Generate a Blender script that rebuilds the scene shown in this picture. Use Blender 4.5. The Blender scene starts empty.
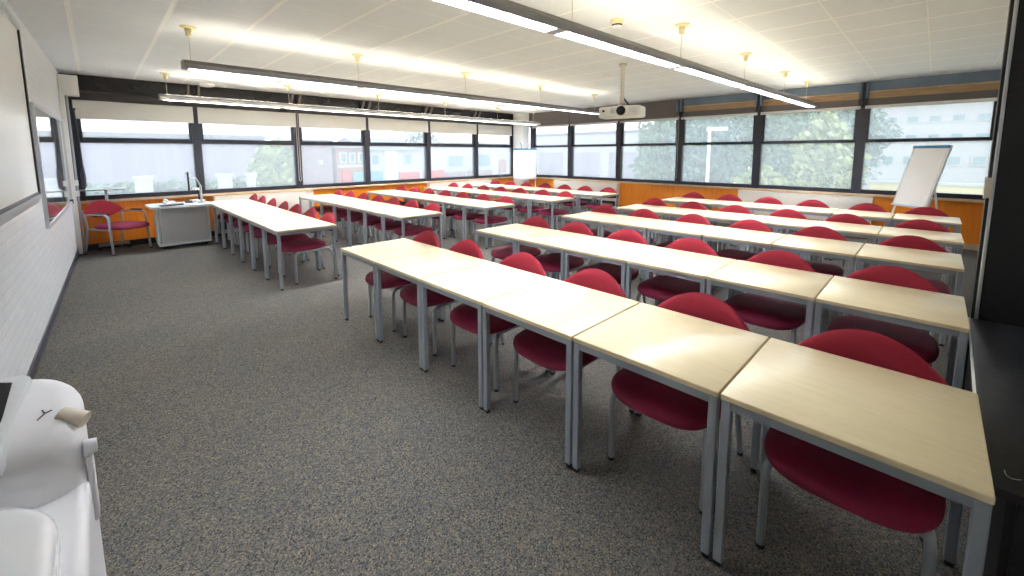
import bpy, bmesh, math, random
from mathutils import Vector, Matrix, noise
random.seed(7)
C = bpy.context.scene.collection
PI = math.pi

# ------------------------------------------------------------------ materials
def lin(c):
    c = c / 255.0
    return c / 12.92 if c <= 0.04045 else ((c + 0.055) / 1.055) ** 2.4
def rgb(r, g, b): return (lin(r), lin(g), lin(b), 1.0)

def mat(name, col, rough=0.5, metal=0.0, spec=0.5, coat=0.0, emit=None, estr=0.0, sheen=0.0):
    m = bpy.data.materials.new(name); m.use_nodes = True
    b = m.node_tree.nodes['Principled BSDF']
    b.inputs['Base Color'].default_value = rgb(*col)
    b.inputs['Roughness'].default_value = rough
    b.inputs['Metallic'].default_value = metal
    b.inputs['Specular IOR Level'].default_value = spec
    b.inputs['Coat Weight'].default_value = coat
    if sheen: b.inputs['Sheen Weight'].default_value = sheen
    if emit:
        b.inputs['Emission Color'].default_value = rgb(*emit)
        b.inputs['Emission Strength'].default_value = estr
    return m

class NT:
    """small helper around a material's node tree"""
    def __init__(s, m): s.t = m.node_tree; s.b = s.t.nodes['Principled BSDF']
    def n(s, kind, **kw):
        x = s.t.nodes.new(kind)
        for k, v in kw.items():
            if k.startswith('i_'): x.inputs[k[2:].replace('_', ' ')].default_value = v
            else: setattr(x, k, v)
        return x
    def l(s, a, b): s.t.links.new(a, b)
    def coords(s, scale=(1, 1, 1)):
        tc = s.n('ShaderNodeTexCoord'); mp = s.n('ShaderNodeMapping')
        mp.inputs['Scale'].default_value = scale
        s.l(tc.outputs['Object'], mp.inputs['Vector']); return mp.outputs['Vector']
    def ramp(s, fac, stops):
        r = s.n('ShaderNodeValToRGB')
        e = r.color_ramp.elements
        while len(e) < len(stops): e.new(0.5)
        for el, (p, c) in zip(e, stops): el.position = p; el.color = c
        s.l(fac, r.inputs['Fac']); return r.outputs['Color']
    def bump(s, h, strength=0.3, dist=0.01):
        b = s.n('ShaderNodeBump', i_Strength=strength, i_Distance=dist)
        s.l(h, b.inputs['Height']); s.l(b.outputs['Normal'], s.b.inputs['Normal'])

def mottled(name, c1, c2, scale, rough=0.6, bump=0.0, detail=4, metal=0.0, spec=0.5, stretch=(1, 1, 1)):
    m = mat(name, c1, rough, metal, spec); k = NT(m)
    tx = k.n('ShaderNodeTexNoise', i_Scale=scale, i_Detail=detail)
    k.l(k.coords(stretch), tx.inputs['Vector'])
    k.l(k.ramp(tx.outputs['Fac'], [(0.32, rgb(*c1)), (0.68, rgb(*c2))]), k.b.inputs['Base Color'])
    if bump: k.bump(tx.outputs['Fac'], bump, 0.004)
    return m

M = {}
# carpet: looped pile speckle of grey, blue and tan
m = mat('carpet', (130, 122, 112), 0.95, spec=0.1); k = NT(m)
co = k.coords()
vo = k.n('ShaderNodeTexVoronoi', i_Scale=190.0); k.l(co, vo.inputs['Vector'])
sep = k.n('ShaderNodeSeparateColor'); k.l(vo.outputs['Color'], sep.inputs['Color'])
c1 = k.ramp(sep.outputs['Red'], [(0.0, rgb(66, 66, 66)), (0.28, rgb(98, 104, 110)), (0.55, rgb(146, 134, 118)), (0.8, rgb(108, 114, 120)), (1.0, rgb(180, 164, 140))])
nz = k.n('ShaderNodeTexNoise', i_Scale=0.9, i_Detail=5.0); k.l(co, nz.inputs['Vector'])
c2 = k.ramp(nz.outputs['Fac'], [(0.3, (0.62, 0.62, 0.62, 1)), (0.7, (0.74, 0.72, 0.69, 1))])
mx = k.n('ShaderNodeMix', data_type='RGBA', blend_type='MULTIPLY'); mx.inputs[0].default_value = 1
k.l(c1, mx.inputs[6]); k.l(c2, mx.inputs[7]); k.l(mx.outputs[2], k.b.inputs['Base Color'])
n2 = k.n('ShaderNodeTexNoise', i_Scale=220.0); k.l(co, n2.inputs['Vector'])
k.bump(n2.outputs['Fac'], 0.5, 0.006)
M['carpet'] = m

# ceiling: pale mineral tiles, wide white bars one way and fine joints the other
m = mat('ceiling_tiles', (228, 221, 214), 0.75, spec=0.25); k = NT(m)
tc = k.n('ShaderNodeTexCoord'); sp = k.n('ShaderNodeSeparateXYZ'); k.l(tc.outputs['Object'], sp.inputs['Vector'])
def line(out, off, half):
    a = k.n('ShaderNodeMath', operation='ADD'); k.l(out, a.inputs[0]); a.inputs[1].default_value = off
    d = k.n('ShaderNodeMath', operation='DIVIDE'); k.l(a.outputs[0], d.inputs[0]); d.inputs[1].default_value = 0.66
    f = k.n('ShaderNodeMath', operation='FRACT'); k.l(d.outputs[0], f.inputs[0])
    s = k.n('ShaderNodeMath', operation='SUBTRACT'); k.l(f.outputs[0], s.inputs[0]); s.inputs[1].default_value = 0.5
    ab = k.n('ShaderNodeMath', operation='ABSOLUTE'); k.l(s.outputs[0], ab.inputs[0])
    lt = k.n('ShaderNodeMath', operation='LESS_THAN'); k.l(ab.outputs[0], lt.inputs[0]); lt.inputs[1].default_value = half
    return lt.outputs[0]
lx = line(sp.outputs['X'], 20 * 0.66 + 0.33 + 0.06, 0.029)
ly = line(sp.outputs['Y'], 20 * 0.66 + 0.33 - 0.16, 0.0085)
mxx = k.n('ShaderNodeMath', operation='MAXIMUM'); k.l(lx, mxx.inputs[0]); k.l(ly, mxx.inputs[1])
nz = k.n('ShaderNodeTexNoise', i_Scale=160.0, i_Detail=2.0); k.l(tc.outputs['Object'], nz.inputs['Vector'])
tile = k.ramp(nz.outputs['Fac'], [(0.35, rgb(234, 237, 242)), (0.65, rgb(239, 242, 246))])
mx = k.n('ShaderNodeMix', data_type='RGBA'); k.l(mxx.outputs[0], mx.inputs[0]); k.l(tile, mx.inputs[6]); mx.inputs[7].default_value = rgb(255, 255, 255)
k.l(mx.outputs[2], k.b.inputs['Base Color'])
M['ceiling'] = m

# white painted brick
m = mat('painted_brick', (236, 238, 242), 0.38, spec=0.5); k = NT(m)
tc = k.n('ShaderNodeTexCoord'); sp = k.n('ShaderNodeSeparateXYZ'); cb = k.n('ShaderNodeCombineXYZ')
k.l(tc.outputs['Object'], sp.inputs['Vector']); k.l(sp.outputs['Y'], cb.inputs['X']); k.l(sp.outputs['Z'], cb.inputs['Y'])
br = k.n('ShaderNodeTexBrick', i_Scale=1.0); k.l(cb.outputs[0], br.inputs['Vector'])
br.inputs['Brick Width'].default_value = 0.225; br.inputs['Row Height'].default_value = 0.075; br.inputs['Mortar Size'].default_value = 0.006
br.inputs['Mortar Smooth'].default_value = 0.6
br.inputs['Color1'].default_value = rgb(238, 240, 244); br.inputs['Color2'].default_value = rgb(232, 235, 240); br.inputs['Mortar'].default_value = rgb(222, 225, 230)
k.l(br.outputs['Color'], k.b.inputs['Base Color'])
inv = k.n('ShaderNodeMath', operation='SUBTRACT'); inv.inputs[0].default_value = 1.0; k.l(br.outputs['Fac'], inv.inputs[1])
k.bump(inv.outputs[0], 0.25, 0.005)
M['brick_paint'] = m

# pale beech laminate
m = mat('beech', (225, 205, 160), 0.27, spec=0.55); k = NT(m)
tx = k.n('ShaderNodeTexNoise', i_Scale=9.0, i_Detail=6.0, i_Roughness=0.65); k.l(k.coords((6, 0.7, 1)), tx.inputs['Vector'])
k.l(k.ramp(tx.outputs['Fac'], [(0.3, rgb(230, 213, 172)), (0.7, rgb(237, 223, 186))]), k.b.inputs['Base Color'])
m.node_tree.nodes['Principled BSDF'].inputs['Specular IOR Level'].default_value = 0.3
M['beech'] = m
M['beech_edge'] = mottled('beech_edge', (220, 200, 158), (230, 212, 174), 14, 0.4, stretch=(1, 1, 8))
M['orange'] = mottled('orange_panel', (226, 124, 22), (236, 142, 36), 5, 0.42, stretch=(7, 7, 0.6))
M['red_seat'] = mottled('red_seat_fabric', (128, 22, 58), (146, 32, 72), 260, 0.66, 0.2, spec=0.4)
M['red_back'] = mottled('red_back_fabric', (142, 34, 50), (158, 44, 60), 260, 0.85, 0.25, spec=0.25)
M['grey_steel'] = mat('grey_steel', (158, 166, 174), 0.38, 0.25)
M['tube'] = mat('silver_tube', (176, 182, 188), 0.32, 0.55)
M['black_plastic'] = mat('black_plastic', (24, 24, 27), 0.5)
M['frame'] = mat('window_frame', (46, 47, 58), 0.45)
M['frame_edge'] = mat('frame_edge', (70, 70, 84), 0.4)
M['rail'] = mat('dark_rail', (66, 60, 60), 0.4)
M['bulk'] = mottled('dark_bulkhead', (22, 20, 24), (44, 38, 42), 1.4, 0.22)
M['steel_blue'] = mottled('steel_blue_band', (104, 122, 142), (124, 140, 158), 2.5, 0.28)
M['grey_brown'] = mat('grey_brown_panel', (112, 104, 102), 0.5)
M['wood_strip'] = mottled('wood_strip', (170, 138, 100), (196, 164, 124), 6, 0.5, stretch=(6, 0.6, 8))
M['white'] = mat('white_paint', (240, 239, 236), 0.45)
M['blind'] = mat('blind_cloth', (226, 223, 218), 0.8, spec=0.2)
M['radiator'] = mat('radiator_enamel', (222, 214, 204), 0.5)
M['dark_vent'] = mat('dark_vent', (30, 30, 34), 0.6)
M['sill'] = mottled('sill_wood', (196, 168, 132), (214, 190, 156), 5, 0.5)
M['cream'] = mat('cream_plastic', (236, 226, 178), 0.5)
M['luminaire'] = mat('luminaire_grey', (150, 150, 152), 0.35, 0.2)
M['luminaire_dark'] = mat('luminaire_dark', (96, 92, 90), 0.4, 0.2)
M['louvre'] = mat('louvre', (246, 246, 242), 0.3, emit=(240, 246, 255), estr=19.0)
M['louvre_white'] = mat('louvre_white', (214, 214, 214), 0.35)
M['uplight'] = mat('uplight_tube', (255, 244, 214), 0.4, emit=(255, 246, 226), estr=4.5)
M['whiteboard'] = mat('whiteboard', (244, 243, 240), 0.35)
M['gloss_board'] = mat('gloss_board', (226, 228, 234), 0.04, spec=0.9, coat=1.0)
M['black_frame'] = mat('black_frame', (28, 28, 30), 0.4)
M['alu'] = mat('aluminium', (206, 210, 214), 0.28, 0.7)
M['pen_tray_grey'] = mat('pen_tray_grey', (196, 202, 208), 0.4, 0.2)
M['black_paint'] = mottled('black_painted_board', (20, 20, 24), (28, 28, 33), 30, 0.42, 0.05)
M['black_top'] = mottled('black_worktop', (24, 25, 29), (40, 42, 47), 18, 0.36, 0.1)
M['lectern'] = mat('lectern_steel', (200, 199, 200), 0.33, 0.25)
M['pale_grey'] = mat('pale_grey_laminate', (214, 222, 224), 0.3)
M['copier'] = mat('copier_white', (234, 234, 238), 0.32)
M['copier_lid'] = mat('copier_lid', (238, 239, 242), 0.12, coat=0.5)
M['copier_warm'] = mat('copier_warm', (222, 212, 196), 0.4)
M['copier_grey'] = mat('copier_grey', (204, 206, 208), 0.4)
M['projector'] = mat('projector_shell', (226, 224, 218), 0.4)
M['lens'] = mat('lens_glass', (10, 10, 14), 0.05, spec=0.9)
M['paper'] = mat('flipchart_paper', (236, 232, 226), 0.6)
M['blue_clip'] = mat('blue_clip', (44, 116, 150), 0.4)
M['screen'] = mat('monitor_black', (18, 18, 22), 0.3)
M['cord'] = mat('cord', (196, 190, 186), 0.6)

# window glass: clear, with an added translucent white film that hazes the view outside
def glass(name, veil):
    m = bpy.data.materials.new(name); m.use_nodes = True
    t = m.node_tree; t.nodes.clear()
    out = t.nodes.new('ShaderNodeOutputMaterial'); tr = t.nodes.new('ShaderNodeBsdfTransparent')
    tl = t.nodes.new('ShaderNodeBsdfTranslucent'); gl = t.nodes.new('ShaderNodeBsdfGlossy'); fr = t.nodes.new('ShaderNodeFresnel')
    tl.inputs['Color'].default_value = (0.93, 0.97, 1.0, 1); gl.inputs['Roughness'].default_value = 0.02
    m1 = t.nodes.new('ShaderNodeMixShader'); m2 = t.nodes.new('ShaderNodeMixShader')
    m1.inputs[0].default_value = veil
    t.links.new(tr.outputs[0], m1.inputs[1]); t.links.new(tl.outputs[0], m1.inputs[2])
    fr.inputs['IOR'].default_value = 1.2
    t.links.new(fr.outputs[0], m2.inputs[0]); t.links.new(m1.outputs[0], m2.inputs[1]); t.links.new(gl.outputs[0], m2.inputs[2])
    t.links.new(m2.outputs[0], out.inputs['Surface'])
    return m
M['glass'] = glass('window_glass', 0.19)

# ------------------------------------------------------------------ mesh building
class MB:
    def __init__(s): s.bm = bmesh.new()
    def add(s, other, mtx=None):
        me = bpy.data.meshes.new('tmp'); other.to_mesh(me); other.free()
        if mtx is not None: me.transform(mtx)
        s.bm.from_mesh(me); bpy.data.meshes.remove(me); return s
    def box(s, x0, x1, y0, y1, z0, z1, bev=0.0, seg=2, mtx=None):
        b = bmesh.new(); bmesh.ops.create_cube(b, size=1.0)
        for v in b.verts:
            v.co = Vector(((x0 + x1) / 2 + v.co.x * (x1 - x0), (y0 + y1) / 2 + v.co.y * (y1 - y0), (z0 + z1) / 2 + v.co.z * (z1 - z0)))
        if bev: bmesh.ops.bevel(b, geom=b.edges[:], offset=bev, segments=seg, profile=0.5, affect='EDGES')
        return s.add(b, mtx)
    def cyl(s, p0, p1, r0, r1=None, n=12):
        p0, p1 = Vector(p0), Vector(p1); r1 = r0 if r1 is None else r1
        d = p1 - p0; b = bmesh.new()
        bmesh.ops.create_cone(b, cap_ends=True, segments=n, radius1=r0, radius2=r1, depth=d.length)
        q = d.to_track_quat('Z', 'Y').to_matrix().to_4x4()
        return s.add(b, Matrix.Translation((p0 + p1) / 2) @ q)
    def tube(s, pts, r, n=8, flat=1.0):
        """round tube through points with mitred corners"""
        P = [Vector(p) for p in pts]; rings = []
        bm = s.bm; up = None
        for i, p in enumerate(P):
            a = (P[i] - P[i - 1]).normalized() if i else None
            c = (P[i + 1] - P[i]).normalized() if i < len(P) - 1 else None
            t = (a + c).normalized() if a is not None and c is not None else (a if a is not None else c)
            if up is None:
                ref = Vector((0, 1, 0)) if abs(t.y) < 0.8 else Vector((1, 0, 0))
                up = (ref - t * ref.dot(t)).normalized()
            else: up = (up - t * up.dot(t)).normalized()
            sd = t.cross(up)
            rings.append([bm.verts.new(p + (up * math.cos(2 * PI * j / n) * flat + sd * math.sin(2 * PI * j / n)) * r) for j in range(n)])
        for A, B in zip(rings, rings[1:]):
            for j in range(n): bm.faces.new((A[j], A[(j + 1) % n], B[(j + 1) % n], B[j]))
        bm.faces.new(rings[0][::-1]); bm.faces.new(rings[-1]); return s
    def prism(s, poly, h0, h1, axis='z', bev=0.0):
        """polygon extruded along an axis: poly in the other two axes"""
        b = bmesh.new()
        def pt(p, h): return {'z': (p[0], p[1], h), 'y': (p[0], h, p[1]), 'x': (h, p[0], p[1])}[axis]
        lo = [b.verts.new(pt(p, h0)) for p in poly]; hi = [b.verts.new(pt(p, h1)) for p in poly]; n = len(poly)
        b.faces.new(lo); b.faces.new(hi)
        for i in range(n): b.faces.new((lo[i], lo[(i + 1) % n], hi[(i + 1) % n], hi[i]))
        bmesh.ops.recalc_face_normals(b, faces=b.faces[:])
        if bev: bmesh.ops.bevel(b, geom=[e for e in b.edges], offset=bev, segments=2, profile=0.5, affect='EDGES')
        return s.add(b)
    def lathe(s, prof, center=(0, 0, 0), n=20):
        bm = s.bm; rings = []
        for r, z in prof:
            rings.append([bm.verts.new((center[0] + r * math.cos(2 * PI * j / n), center[1] + r * math.sin(2 * PI * j / n), center[2] + z)) for j in range(n)])
        for A, B in zip(rings, rings[1:]):
            for j in range(n): bm.faces.new((A[j], A[(j + 1) % n], B[(j + 1) % n], B[j]))
        bm.faces.new(rings[0][::-1]); bm.faces.new(rings[-1]); return s
    def quad(s, a, b, c, d):
        s.bm.faces.new([s.bm.verts.new(p) for p in (a, b, c, d)]); return s
    def mesh(s, name, smooth=35):
        bmesh.ops.recalc_face_normals(s.bm, faces=s.bm.faces[:])
        me = bpy.data.meshes.new(name); s.bm.to_mesh(me); s.bm.free()
        if smooth:
            me.shade_smooth(); me.set_sharp_from_angle(angle=math.radians(smooth))
        return me

def obj(name, mb, material, parent=None, smooth=35, loc=None, rotz=0):
    me = mb.mesh(name, smooth) if isinstance(mb, MB) else mb
    o = bpy.data.objects.new(name, me); C.objects.link(o)
    if not me.materials: me.materials.append(M[material] if isinstance(material, str) else material)
    if parent is not None: o.parent = parent
    if loc: o.location = loc
    if rotz: o.rotation_euler.z = rotz
    return o
def tag(o, label, cat, group=None, kind=None):
    o['label'] = label; o['category'] = cat
    if group: o['group'] = group
    if kind: o['kind'] = kind
    return o
def thing(name, label, cat, loc=(0, 0, 0), rotz=0, group=None):
    o = bpy.data.objects.new(name, None); C.objects.link(o); o.empty_display_size = 0.1
    o.location = loc; o.rotation_euler = (0, 0, rotz)
    return tag(o, label, cat, group)
def struct(name, mb, material, label, cat, parent=None, smooth=35, loc=None, rotz=0):
    o = obj(name, mb, material, parent, smooth, loc, rotz)
    if parent is None:
        o['kind'] = 'structure'; o['label'] = label; o['category'] = cat
    return o
def dup(root, loc=None, rotz=None, label=None, group=None):
    r = root.copy(); C.objects.link(r)
    if loc is not None: r.location = loc
    if rotz is not None: r.rotation_euler = (0, 0, rotz)
    if label: r['label'] = label
    if group: r['group'] = group
    for ch in list(root.children):
        c = ch.copy(); C.objects.link(c); c.parent = r
        for g in list(ch.children):
            d = g.copy(); C.objects.link(d); d.parent = c
    return r

# ------------------------------------------------------------------ camera
H = 1.6215
cam = bpy.data.cameras.new('camera'); co = bpy.data.objects.new('camera', cam); C.objects.link(co)
cam.sensor_fit = 'HORIZONTAL'; cam.sensor_width = 36.0; cam.lens = 418.33 / 1024 * 36.0
cam.shift_x = 0.0; cam.shift_y = -(288 - 201.09) / 1024.0; cam.clip_start = 0.02; cam.clip_end = 500
yaw, pit, rol = 0.78151, 0.11389, 0.00195
fw = Vector((math.sin(yaw) * math.cos(pit), math.cos(yaw) * math.cos(pit), -math.sin(pit)))
rt = Vector((math.cos(yaw), -math.sin(yaw), 0)); up = rt.cross(fw)
r2 = rt * math.cos(rol) + up * math.sin(rol) * -1; u2 = up * math.cos(rol) + rt * math.sin(rol)
mw = Matrix((( r2.x, u2.x, -fw.x, 0), (r2.y, u2.y, -fw.y, 0), (r2.z, u2.z, -fw.z, H), (0, 0, 0, 1)))
co.matrix_world = mw
bpy.context.scene.camera = co

# ------------------------------------------------------------------ room shell
YB, XR, ZC, YF = 10.0, 10.3, 2.92, -1.7
WT = 0.25
def xw(y): return -0.455 + (y - 4.57) * 0.0275      # face of the white wall, a touch out of square
struct('floor', MB().box(-1.2, XR + WT, YF - 0.2, YB + WT, -0.2, 0.0), 'carpet', 'speckled grey and tan carpet under all the tables', 'floor', smooth=0)
struct('ceiling', MB().box(-1.2, XR + WT, YF - 0.2, YB + WT, ZC, ZC + 0.2), 'ceiling', 'off-white tiled ceiling with a grid of white bars', 'ceiling', smooth=0)
struct('wall_left', MB().prism([(xw(YF), YF), (xw(YB + .2), YB + .2), (-1.2, YB + .2), (-1.2, YF)], 0, ZC), 'brick_paint', 'white painted brick wall carrying the whiteboards', 'wall', smooth=0)
struct('wall_front', MB().box(-1.2, XR + WT, YF - 0.2, YF, 0, ZC), 'white', 'plain white wall facing the far windows', 'wall', smooth=0)
sk = MB(); sk.prism([(xw(YF), YF), (xw(YB), YB), (xw(YB) + .012, YB), (xw(YF) + .012, YF)], 0, 0.09)
struct('baseboard_left', sk, M['frame_edge'], 'thin dark skirting along the foot of the white brick wall', 'baseboard', smooth=0)

ZS = 0.87      # bottom of glazing frame
ZT = 1.84      # transom
# aprons below the windows, orange boards with dark joints
ap = MB(); seams = MB()
for a, b in ((-0.32, 1.55), (1.56, 3.45), (3.46, 5.25), (5.26, 7.05), (7.06, 8.85), (8.86, XR)):
    ap.box(a, b - .004, YB, YB + WT, 0.0, 0.80, 0.003, 1)
struct('wall_back', ap, 'orange', 'orange boarded wall below the long row of six windows', 'wall', smooth=0)
ap = MB()
for a, b in ((YF, -0.7), (-0.7, 1.03), (1.03, 2.75), (2.75, 4.55), (4.55, 6.18), (6.18, 7.86), (7.86, YB + WT)):
    ap.box(XR, XR + WT, a, b - .004, 0.0, 0.80, 0.003, 1)
struct('wall_right', ap, 'orange', 'orange boarded wall below the row of five windows', 'wall', smooth=0)
struct('baseboard_back', MB().box(-0.32, XR, YB - .015, YB, 0, .10), 'black_plastic', 'dark skirting along the foot of the orange wall behind the lectern', 'baseboard', smooth=0)
struct('baseboard_right', MB().box(XR - .015, XR, YF, YB, 0, .10), 'sill', 'pale skirting along the foot of the orange wall behind the leaning flipchart', 'baseboard', smooth=0)
struct('trim_1', MB().box(-0.32, XR, YB - .05, YB + WT, .80, .845, .006), 'sill', 'pale wooden sill under the six windows behind the lectern', 'sill')
struct('trim_2', MB().box(XR - .05, XR + WT, YF, YB - .05, .80, .845, .006), 'sill', 'pale wooden sill under the five windows behind the tables', 'sill')

# mullions and windows
mxs = [-0.22, 1.42, 3.22, 4.83, 6.63, 8.37, 9.98]
mys = [9.42, 7.86, 6.18, 4.49, 2.76, 1.03, -0.70]
labL = ['window nearest the white brick wall', 'window directly behind the lectern monitor', 'third window from the white brick wall, with a hanging blind cord beside it',
        'fourth window from the white brick wall', 'fifth window from the white brick wall', 'window just before the white corner column, on the lectern side']
labR = ['window beside the corner column, opposite the partition', 'second window from the corner column, behind the ceiling projector', 'third window from the corner column, above orange boards',
        'fourth window from the corner column, with a street lamp outside', 'fifth window from the corner column, with trees outside', 'window behind the leaning flipchart']
def window(n, a, b, wall, label):
    """one bay of glazing between two mullion centres: frame bars, upper and lower pane"""
    fr = MB(); g1 = MB(); g2 = MB(); o = 0.065; o2 = 0.11
    def bx(mb, s0, s1, d0, d1, z0, z1, bev=0.004):
        if wall == 'b': mb.box(s0, s1, YB + d0, YB + d1, z0, z1, bev, 1)
        else: mb.box(XR + d0, XR + d1, s0, s1, z0, z1, bev, 1)
    a, b = min(a, b), max(a, b)
    ZH = 2.50
    bx(fr, a + o, b - o, 0.0, 0.10, ZS - .025, ZS + .055)                  # bottom rail
    bx(fr, a + o, b - o, -0.01, 0.10, ZT - .03, ZT + .03)                  # transom
    bx(fr, a + o, b - o, 0.0, 0.10, ZH - .05, ZH + .02)                    # head
    bx(fr, a + o, a + o2, 0.0, 0.09, ZT + .03, ZH - .05); bx(fr, b - o2, b - o, 0.0, 0.09, ZT + .03, ZH - .05)
    if wall == 'b': bx(fr, a + o2, b - o2, 0.0, 0.05, ZT + .03, ZT + .06)
    bx(g1, a + o, b - o, 0.055, 0.058, ZS + .055, ZT - .03, 0)
    bx(g2, a + o2, b - o2, 0.045, 0.048, ZT + .03, ZH - .05, 0)
    f = struct('window_%d' % n, fr, 'frame', label, 'window')
    obj('lower_pane', g1, 'glass', f, 0); obj('upper_pane', g2, 'glass', f, 0)
    return f
for i in range(6): window(i + 1, mxs[i], mxs[i + 1], 'b', labL[i] + ', in a dark frame')
for i in range(6): window(i + 7, mys[i], mys[i + 1], 'r', labR[i] + ', in a dark frame')
window(13, mys[6], YF + .05, 'r', 'window hidden beyond the partition, in a dark frame')
tn = 3
for i, x in enumerate(mxs):
    struct('trim_%d' % tn, MB().box(x - .065, x + .065, YB - .03, YB + .12, .845, 2.5, .005, 1), 'frame',
           ('dark upright at the %s of the lectern-side windows' % ['white-wall end', 'first joint', 'second joint', 'third joint', 'fourth joint', 'fifth joint', 'column end'][i]), 'mullion'); tn += 1
for i, y in enumerate(mys):
    struct('trim_%d' % tn, MB().box(XR - .03, XR + .12, y - .075, y + .075, .845, 2.5, .005, 1), 'frame',
           ('dark upright at the %s of the windows facing the partition' % ['column end', 'first joint', 'second joint', 'third joint', 'fourth joint', 'fifth joint', 'partition end'][i]), 'mullion'); tn += 1

# bulkhead over the lectern-side windows: dark gloss panels, rail, brackets
bk = MB()
for i in range(6): bk.box(mxs[i] + .02, mxs[i + 1] - .02, YB + .02, YB + WT, 2.50, ZC, .004, 1)
bk.box(-0.32, XR + WT, YB + .05, YB + WT, 2.50, ZC)
struct('trim_%d' % tn, bk, 'bulk', 'dark glossy bulkhead panels above the windows behind the lectern', 'bulkhead'); tn += 1
struct('trim_%d' % tn, MB().box(-0.31, 9.85, YB - .10, YB + .02, 2.50, 2.62, .006).box(-0.31, 9.85, YB - .11, YB - .06, 2.625, 2.655, .006), 'rail', 'dark rail above the white blinds behind the lectern', 'rail'); tn += 1
for i, x in enumerate(mxs[1:-1]):
    b = MB(); b.prism([(YB + .02, 2.62), (YB - .16, ZC - .02), (YB - .12, ZC - .02), (YB + .02, 2.70)], x - .10, x - .06, 'x').prism([(YB + .02, 2.62), (YB - .16, ZC - .02), (YB - .12, ZC - .02), (YB + .02, 2.70)], x + .06, x + .10, 'x')
    o = thing('ceiling_bracket', 'pair of slanting brown struts above the %s joint of the lectern-side windows' % ['first', 'second', 'third', 'fourth', 'fifth'][i], 'bracket', group='slanting struts over the windows')
    obj('strut', b, 'grey_brown', o)
# bulkhead over the right windows
b1 = MB(); b2 = MB(); b3 = MB(); b4 = MB(); b5 = MB()
for a, b in zip(mys[3:], mys[4:] + [YF]):
    hi, lo = a - .07, b + .07
    b1.box(XR - .06, XR + WT, lo, hi, 2.745, ZC, .004, 1); b4.box(XR - .08, XR - .03, lo, hi, 2.722, 2.745, .004, 1)
    b2.box(XR - .02, XR + WT, lo, hi, 2.60, 2.722)
    b3.box(XR - .04, XR + WT, lo, hi, 2.49, 2.612, .004, 1)
b3.box(XR + .02, XR + WT, YF, mys[3], 2.49, ZC)
for a, b in zip(mys[:3], mys[1:4]): b5.box(XR - .06, XR + WT, b + .008, a - .008, 2.49, ZC, .004, 1)
b5.box(XR - .06, XR + WT, mys[0] + .008, YB, 2.49, ZC)
struct('trim_%d' % tn, b1, 'steel_blue', 'steel-blue band under the ceiling above the tree windows', 'bulkhead'); tn += 1
struct('trim_%d' % tn, b4, 'sill', 'narrow light lip under the steel-blue band', 'trim'); tn += 1
struct('trim_%d' % tn, b2, 'wood_strip', 'brown wooden strip above the tree windows', 'trim'); tn += 1
struct('trim_%d' % tn, b3, 'grey_brown', 'grey-brown board just above the tree windows', 'trim'); tn += 1
struct('trim_%d' % tn, b5, 'grey_brown', 'grey-brown bulkhead panels behind the ceiling projector', 'bulkhead'); tn += 1
for i, y in enumerate(mys[3:6]):
    o = thing('ceiling_bracket', 'dark steel bracket above the %s joint of the partition-facing windows' % ['third', 'fourth', 'fifth'][i], 'bracket', group='steel brackets between the bulkhead panels')
    obj('plate', MB().box(XR - .14, XR, y - .065, y - .03, 2.62, ZC - .005, .004, 1).box(XR - .14, XR, y + .03, y + .065, 2.62, ZC - .005, .004, 1), 'steel_blue', o)
    obj('strut', MB().box(XR - .08, XR, y - .012, y + .012, 2.46, ZC - .005), 'frame', o)

# white corner column
struct('trim_%d' % tn, MB().box(9.93, 10.25, 9.52, 9.95, 0, ZC, .012), 'white', 'white square column in the corner where the two window walls meet', 'column'); tn += 1

# ------------------------------------------------------------------ roller blinds
nm = ['beside the white brick wall', 'above the lectern monitor', 'third from the white brick wall', 'fourth from the white brick wall', 'fifth from the white brick wall', 'against the corner column']
def cord_mesh(x, y, zt, zb, ax):
    p = [(0, zt), (0, zb + .03), (.012, zb), (.03, zb), (.042, zb + .03), (.035, zt)]
    return MB().tube([((x + a, y, z) if ax == 'x' else (x, y + a, z)) for a, z in p], .006, 6)
for i in range(6):
    a, b = mxs[i] + .035, mxs[i + 1] - .035
    if i == 5: b = 9.84
    o = thing('roller_blind', 'off-white roller blind pulled partly down, ' + nm[i], 'blind', group='roller blinds over the lectern-side windows')
    obj('blind_cloth', MB().box(a, b, YB - .075, YB - .070, 2.215, 2.52), 'blind', o, 0)
    obj('bottom_bar', MB().box(a, b, YB - .083, YB - .062, 2.195, 2.222, .006), 'blind', o)
    obj('roller_tube', MB().cyl((a, YB - .062, 2.535), (b, YB - .062, 2.535), .026), 'blind', o)
    if i == 1: obj('pull_cord', cord_mesh(b + .0, YB - .095, 2.55, 1.02, 'x'), 'cord', o)
nm = ['against the corner column', 'second from the corner column, behind the projector', 'third from the corner column', 'fourth from the corner column', 'fifth from the corner column, above the trees', 'above the leaning flipchart']
for i in range(6):
    a, b = mys[i + 1] + .03, mys[i] - .03
    o = thing('roller_blind', 'rolled-up white blind showing only its bottom bar, ' + nm[i], 'blind', group='rolled-up blinds over the partition-facing windows')
    obj('blind_cloth', MB().box(XR - .052, XR - .047, a, b, 2.445, 2.487), 'white', o, 0)
    obj('bottom_bar', MB().box(XR - .06, XR - .04, a, b, 2.430, 2.450, .006), 'white', o)
    if i == 3: obj('pull_cord', cord_mesh(XR - .10, b + .03, 2.52, 1.0, 'y'), 'cord', o)

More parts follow.
